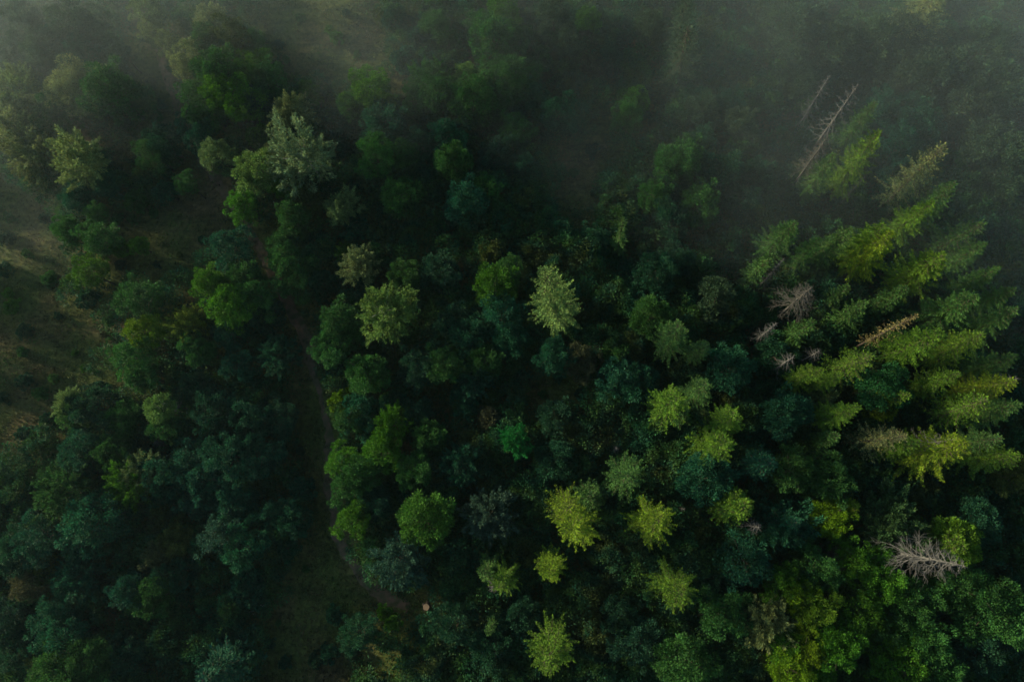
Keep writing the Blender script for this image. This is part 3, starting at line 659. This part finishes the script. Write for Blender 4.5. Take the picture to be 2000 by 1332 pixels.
me = mesh_of('cut_face', V2, [(k, (k+1) % nseg, nseg) for k in range(nseg)])
cm, t, o_ = mat('fresh_cut_wood'); L = t.links.new
tc = N_(t, 'ShaderNodeTexCoord'); wv = N_(t, 'ShaderNodeTexWave', wave_type='RINGS', rings_direction='Z'); wv.inputs['Scale'].default_value = 5; wv.inputs['Distortion'].default_value = 2
L(tc.outputs['Object'], wv.inputs['Vector'])
cr = N_(t, 'ShaderNodeValToRGB'); cr.color_ramp.elements[0].color = (.26, .16, .08, 1); cr.color_ramp.elements[1].color = (.45, .31, .18, 1); L(wv.outputs[0], cr.inputs[0])
pb = N_(t, 'ShaderNodeBsdfPrincipled'); L(cr.outputs[0], pb.inputs['Base Color']); pb.inputs['Roughness'].default_value = .8; L(pb.outputs[0], o_.inputs[0])
me.materials.append(cm); link('cut_face', me, r)

a = Vector(ground_px(455, 1212)); b = Vector(ground_px(517, 1180)); r = root('fallen_log', a, 'log'); r['label'] = 'thin pale fallen birch log lying on the dark grass'
V, Fc = [], []; d = b-a
tube(V, Fc, [Vector((0, 0, .22))+d*k/8+Vector((.08*math.sin(k*2), .1*math.cos(k*1.7), 0)) for k in range(9)], [.09+.012*k for k in range(9)], 8)
lm, t, o_ = mat('white_birch_log_bark'); L = t.links.new
tc = N_(t, 'ShaderNodeTexCoord'); no = N_(t, 'ShaderNodeTexNoise'); no.inputs['Scale'].default_value = 1.6; L(tc.outputs['Object'], no.inputs['Vector'])
cr = N_(t, 'ShaderNodeValToRGB'); e = cr.color_ramp.elements; e[0].position = .45; e[1].position = .55; e[0].color = (.12, .11, .10, 1); e[1].color = (.62, .60, .56, 1); L(no.outputs[0], cr.inputs[0])
pb = N_(t, 'ShaderNodeBsdfPrincipled'); L(cr.outputs[0], pb.inputs['Base Color']); pb.inputs['Roughness'].default_value = .7; L(pb.outputs[0], o_.inputs[0])
me = mesh_of('trunk', V, Fc); me.materials.append(lm); link('trunk', me, r)
V, Fc = [], []
for k in range(4):
    p = d*(.62+.1*k)+Vector((0, 0, .25)); s = Vector((-d.y, d.x, 0)).normalized()*(1 if k % 2 else -1)
    tube(V, Fc, [p, p+s*.5+Vector((0, 0, .2)), p+s*.9+d.normalized()*.4+Vector((0, 0, .3))], [.04, .03, .01], 4)
me = mesh_of('branch_stubs', V, Fc); me.materials.append(lm); link('branch_stub', me, r)

# ------------------------------------------------------------------ labels: every thing by its look and by the nearest landmark
LM = [('the big silvery tree beside the track', 595, 308), ('the lone pale spruce in mid-picture', 1080, 570), ('the bright yellow autumn tree', 1723, 797), ('the vivid emerald tree', 1007, 860),
 ('the sawn stump', 834, 1184), ('the big bare dead conifer', 1835, 1103), ('the tall bare trunk in the fog', 1640, 210), ('the fallen birch log', 486, 1196), ('the twin golden spruces', 1110, 1015),
 ('the small golden star-shaped spruce', 1668, 983), ('the spiky pale birch', 748, 608), ('the dim dome-shaped crown', 1398, 580), ('the golden spruce at the bottom edge', 1072, 1308), ('the pale tree on the left meadow edge', 136, 786), ('the round silvery crown left of centre', 702, 517), ('the lime tree by the left meadow', 287, 650), ('the bare branches over the pale tree', 330, 793),
 ('the brown half-bare dead conifer', 1560, 585), ('the yellow-topped birch in fog', 915, 160), ('the two bushes on the upper meadow', 652, 72), ('the shaggy spruce at the top right', 1842, 20), ('the tall spruce at the top edge', 1352, 85), ('the rich green round tree', 835, 1016)]
SECT = ['right', 'upper right', 'top', 'upper left', 'left', 'lower left', 'bottom', 'lower right']
SW = {'right': 'right of', 'upper right': 'up-right of', 'top': 'above', 'upper left': 'up-left of', 'left': 'left of', 'lower left': 'down-left of', 'bottom': 'below', 'lower right': 'down-right of'}
ORD = ['nearest', 'second', 'third', 'fourth', 'fifth', 'sixth', 'seventh', 'eighth', 'ninth', 'tenth', 'eleventh', 'twelfth', 'thirteenth', 'fourteenth', 'fifteenth', 'sixteenth', 'seventeenth', 'eighteenth', 'nineteenth', 'twentieth']
HAND = {(1398, 580): 'dim grey dome-shaped crown in thin mist, right of the lone pale spruce', (1072, 1308): 'tall golden-green spruce at the bottom edge of the picture, middle', (136, 786): 'pale feathery tree on the edge of the left meadow, sunlit on its left', (702, 517): 'round silvery pale crown just above the spiky pale birch',
 (595, 308): 'big silvery green birch with feathery crown beside the dirt track', (1078, 522): 'lone pale spruce standing clear in mid-picture, its bare tip showing', (1723, 797): 'bright yellow autumn tree among green spruces on the right',
 (1007, 860): 'small vivid emerald tree glowing in the dark middle of the wood', (748, 608): 'large spiky pale birch with bristling sprays left of centre', (287, 650): 'bright lime green tree at the edge of the left meadow',
 (835, 1016): 'big rich green round-crowned tree in the lower middle of the wood', (915, 160): 'fog-veiled birch with a yellow top and its pale trunk showing', (1670, 984): 'small golden star-shaped spruce with few arms, lower right',
 (1888, 1106): 'big bare silver-grey dead conifer with sweeping branches, lower right', (1678, 163): 'tallest bare dead conifer rising thin out of the upper right fog', (1584, 563): 'wide brown half-bare dead conifer with a bushy twig crown',
 (1129, 1031): 'golden-green spruce of the middle pair, the lower one seen from straight above', (1093, 992): 'golden-green spruce of the middle pair, the upper left one', (316, 788): 'bare grey branches fanning out over the pale tree by the left meadow',
 (500, 335): 'smooth olive birch with its white trunk showing, beside the silvery tree', (1632, 1083): 'grey-brown withering small tree among bright green crowns, lower right', (1793, 615): 'slender half-dead spruce leaning its long pale trunk among green spruces',
 (1617, 266): 'pale bushy dead conifer just below the tall bare trunk in fog', (645, 63): 'smaller of the two bushes alone on the upper meadow', (660, 80): 'larger of the two bushes alone on the upper meadow'}
def sector(px, py, lx, ly):
    return int(round(math.degrees(math.atan2(-(py-ly), px-lx))/45)) % 8
recs = [(o, kd, c, rp, px, py) for (o, kd, c, rp, px, py) in THINGS]
for (o, kd, c, rp, px, py) in recs:
    if (int(px), int(py)) in HAND: o['label'] = HAND[(int(px), int(py))]; continue
    best = None
    for (nm, lx, ly) in LM:
        d0 = math.hypot(px-lx, py-ly)
        if d0 < 8: continue
        s = sector(px, py, lx, ly)
        rk = sum(1 for q in recs if q[1] == kd and q is not None and q[0] is not o and sector(q[4], q[5], lx, ly) == s and 4 < math.hypot(q[4]-lx, q[5]-ly) < d0)
        key = (rk, d0)
        if best is None or key < best[0]: best = (key, nm, s, rk)
    _, nm, s, rk = best
    cw = {'gr': 'bare grey', 'br': 'bare brown', 'pale': 'pale bare'}.get(c) or CW[c]
    size = ('small' if rp < 25 else 'broad' if rp > 41 else '') if kd != 'bush' else ('small' if rp < 12 else '')
    nth = ORD[min(rk, 19)]
    o['label'] = ' '.join(f"{size} {cw} {kd}, {nth} {SW[SECT[s]]} {nm}".split())
lab = {}
for r_ in recs: lab.setdefault(r_[0]['label'], []).append(r_[0])
print('duplicate labels', [(k, len(v)) for k, v in lab.items() if len(v) > 1][:5], 'things', len(recs), 'longest', max(len(k.split()) for k in lab))

# ------------------------------------------------------------------ air: even haze box and fog banks lying in the hollows
def volume(name, color, density, g):
    m, t, o = mat(name); v = N_(t, 'ShaderNodeVolumePrincipled'); v.inputs['Color'].default_value = (*color, 1); v.inputs['Density'].default_value = density; v.inputs['Anisotropy'].default_value = g
    t.links.new(v.outputs[0], o.inputs['Volume']); return m
bx = [(-1400, -1400), (1400, -1400), (1400, 1400), (-1400, 1400)]
me = mesh_of('haze', [(x, y, -45) for x, y in bx]+[(x, y, CAMH+3) for x, y in bx], [(3, 2, 1, 0), (4, 5, 6, 7), (0, 1, 5, 4), (1, 2, 6, 5), (2, 3, 7, 6), (3, 0, 4, 7)], False)
me.materials.append(volume('haze_air', (.55, .85, 1.0), .00006, .5)); o = link('haze', me); o['kind'] = 'stuff'; o['label'] = 'thin morning haze filling the air above the wood'; o['category'] = 'haze'
# one fog bank of even density: its top is a rolling surface, deep in the upper corners and sinking into the ground towards the middle
FOGC, FOGD, FOGG = (.76, .93, .95), .0025, .25
gx = np.linspace(-300, 330, 150); gy = np.linspace(-120, 300, 100)
X, Y = np.meshgrid(gx, gy)
def G_(cx, cy, r): return np.exp(-((X-cx)**2+(Y-cy)**2)/(r*r))
Hf = -5 + (80*G_(-148, 126, 50) + 30*smooth(22, 105, Y)*(1-smooth(190, 250, Y)) + 50*G_(118, 82, 52) + 20*G_(50, 66, 44))*smooth(-230, -150, X)*(1-smooth(230, 300, X))
Wn = (np.sin(X*.071+Y*.043+1)*np.cos(Y*.083-X*.03) + .7*np.sin(X*.15-Y*.11+2)*np.sin(Y*.14+X*.05) + .4*np.sin(X*.29+Y*.23)*np.cos(Y*.31-X*.12))
Hf = Hf + 4.5*Wn*smooth(-8, 12, Hf)
Zt = np.maximum(ground(X, Y)+Hf, -27)
ny, nx = X.shape
V = np.concatenate([np.stack([X.ravel(), Y.ravel(), Zt.ravel()], 1), np.stack([X.ravel(), Y.ravel(), np.full(nx*ny, -34.)], 1)])
Fc = []
for a in range(ny-1):
    for b in range(nx-1):
        q = a*nx+b; Fc.append((q, q+1, q+nx+1, q+nx)); q += nx*ny; Fc.append((q, q+nx, q+nx+1, q+1))
rim = [b for b in range(nx)] + [a*nx+nx-1 for a in range(1, ny)] + [(ny-1)*nx+b for b in range(nx-2, -1, -1)] + [a*nx for a in range(ny-2, 0, -1)]
for q in range(len(rim)):
    a, b = rim[q], rim[(q+1) % len(rim)]; Fc.append((a, a+nx*ny, b+nx*ny, b))
me = mesh_of('fog_bank', V, Fc, False); me.materials.append(volume('fog_bank_air', FOGC, FOGD, FOGG))
o = link('fog_bank', me); o['kind'] = 'stuff'; o['label'] = 'pale morning fog lying over the upper part of the wood, brightest upper left'; o['category'] = 'fog'
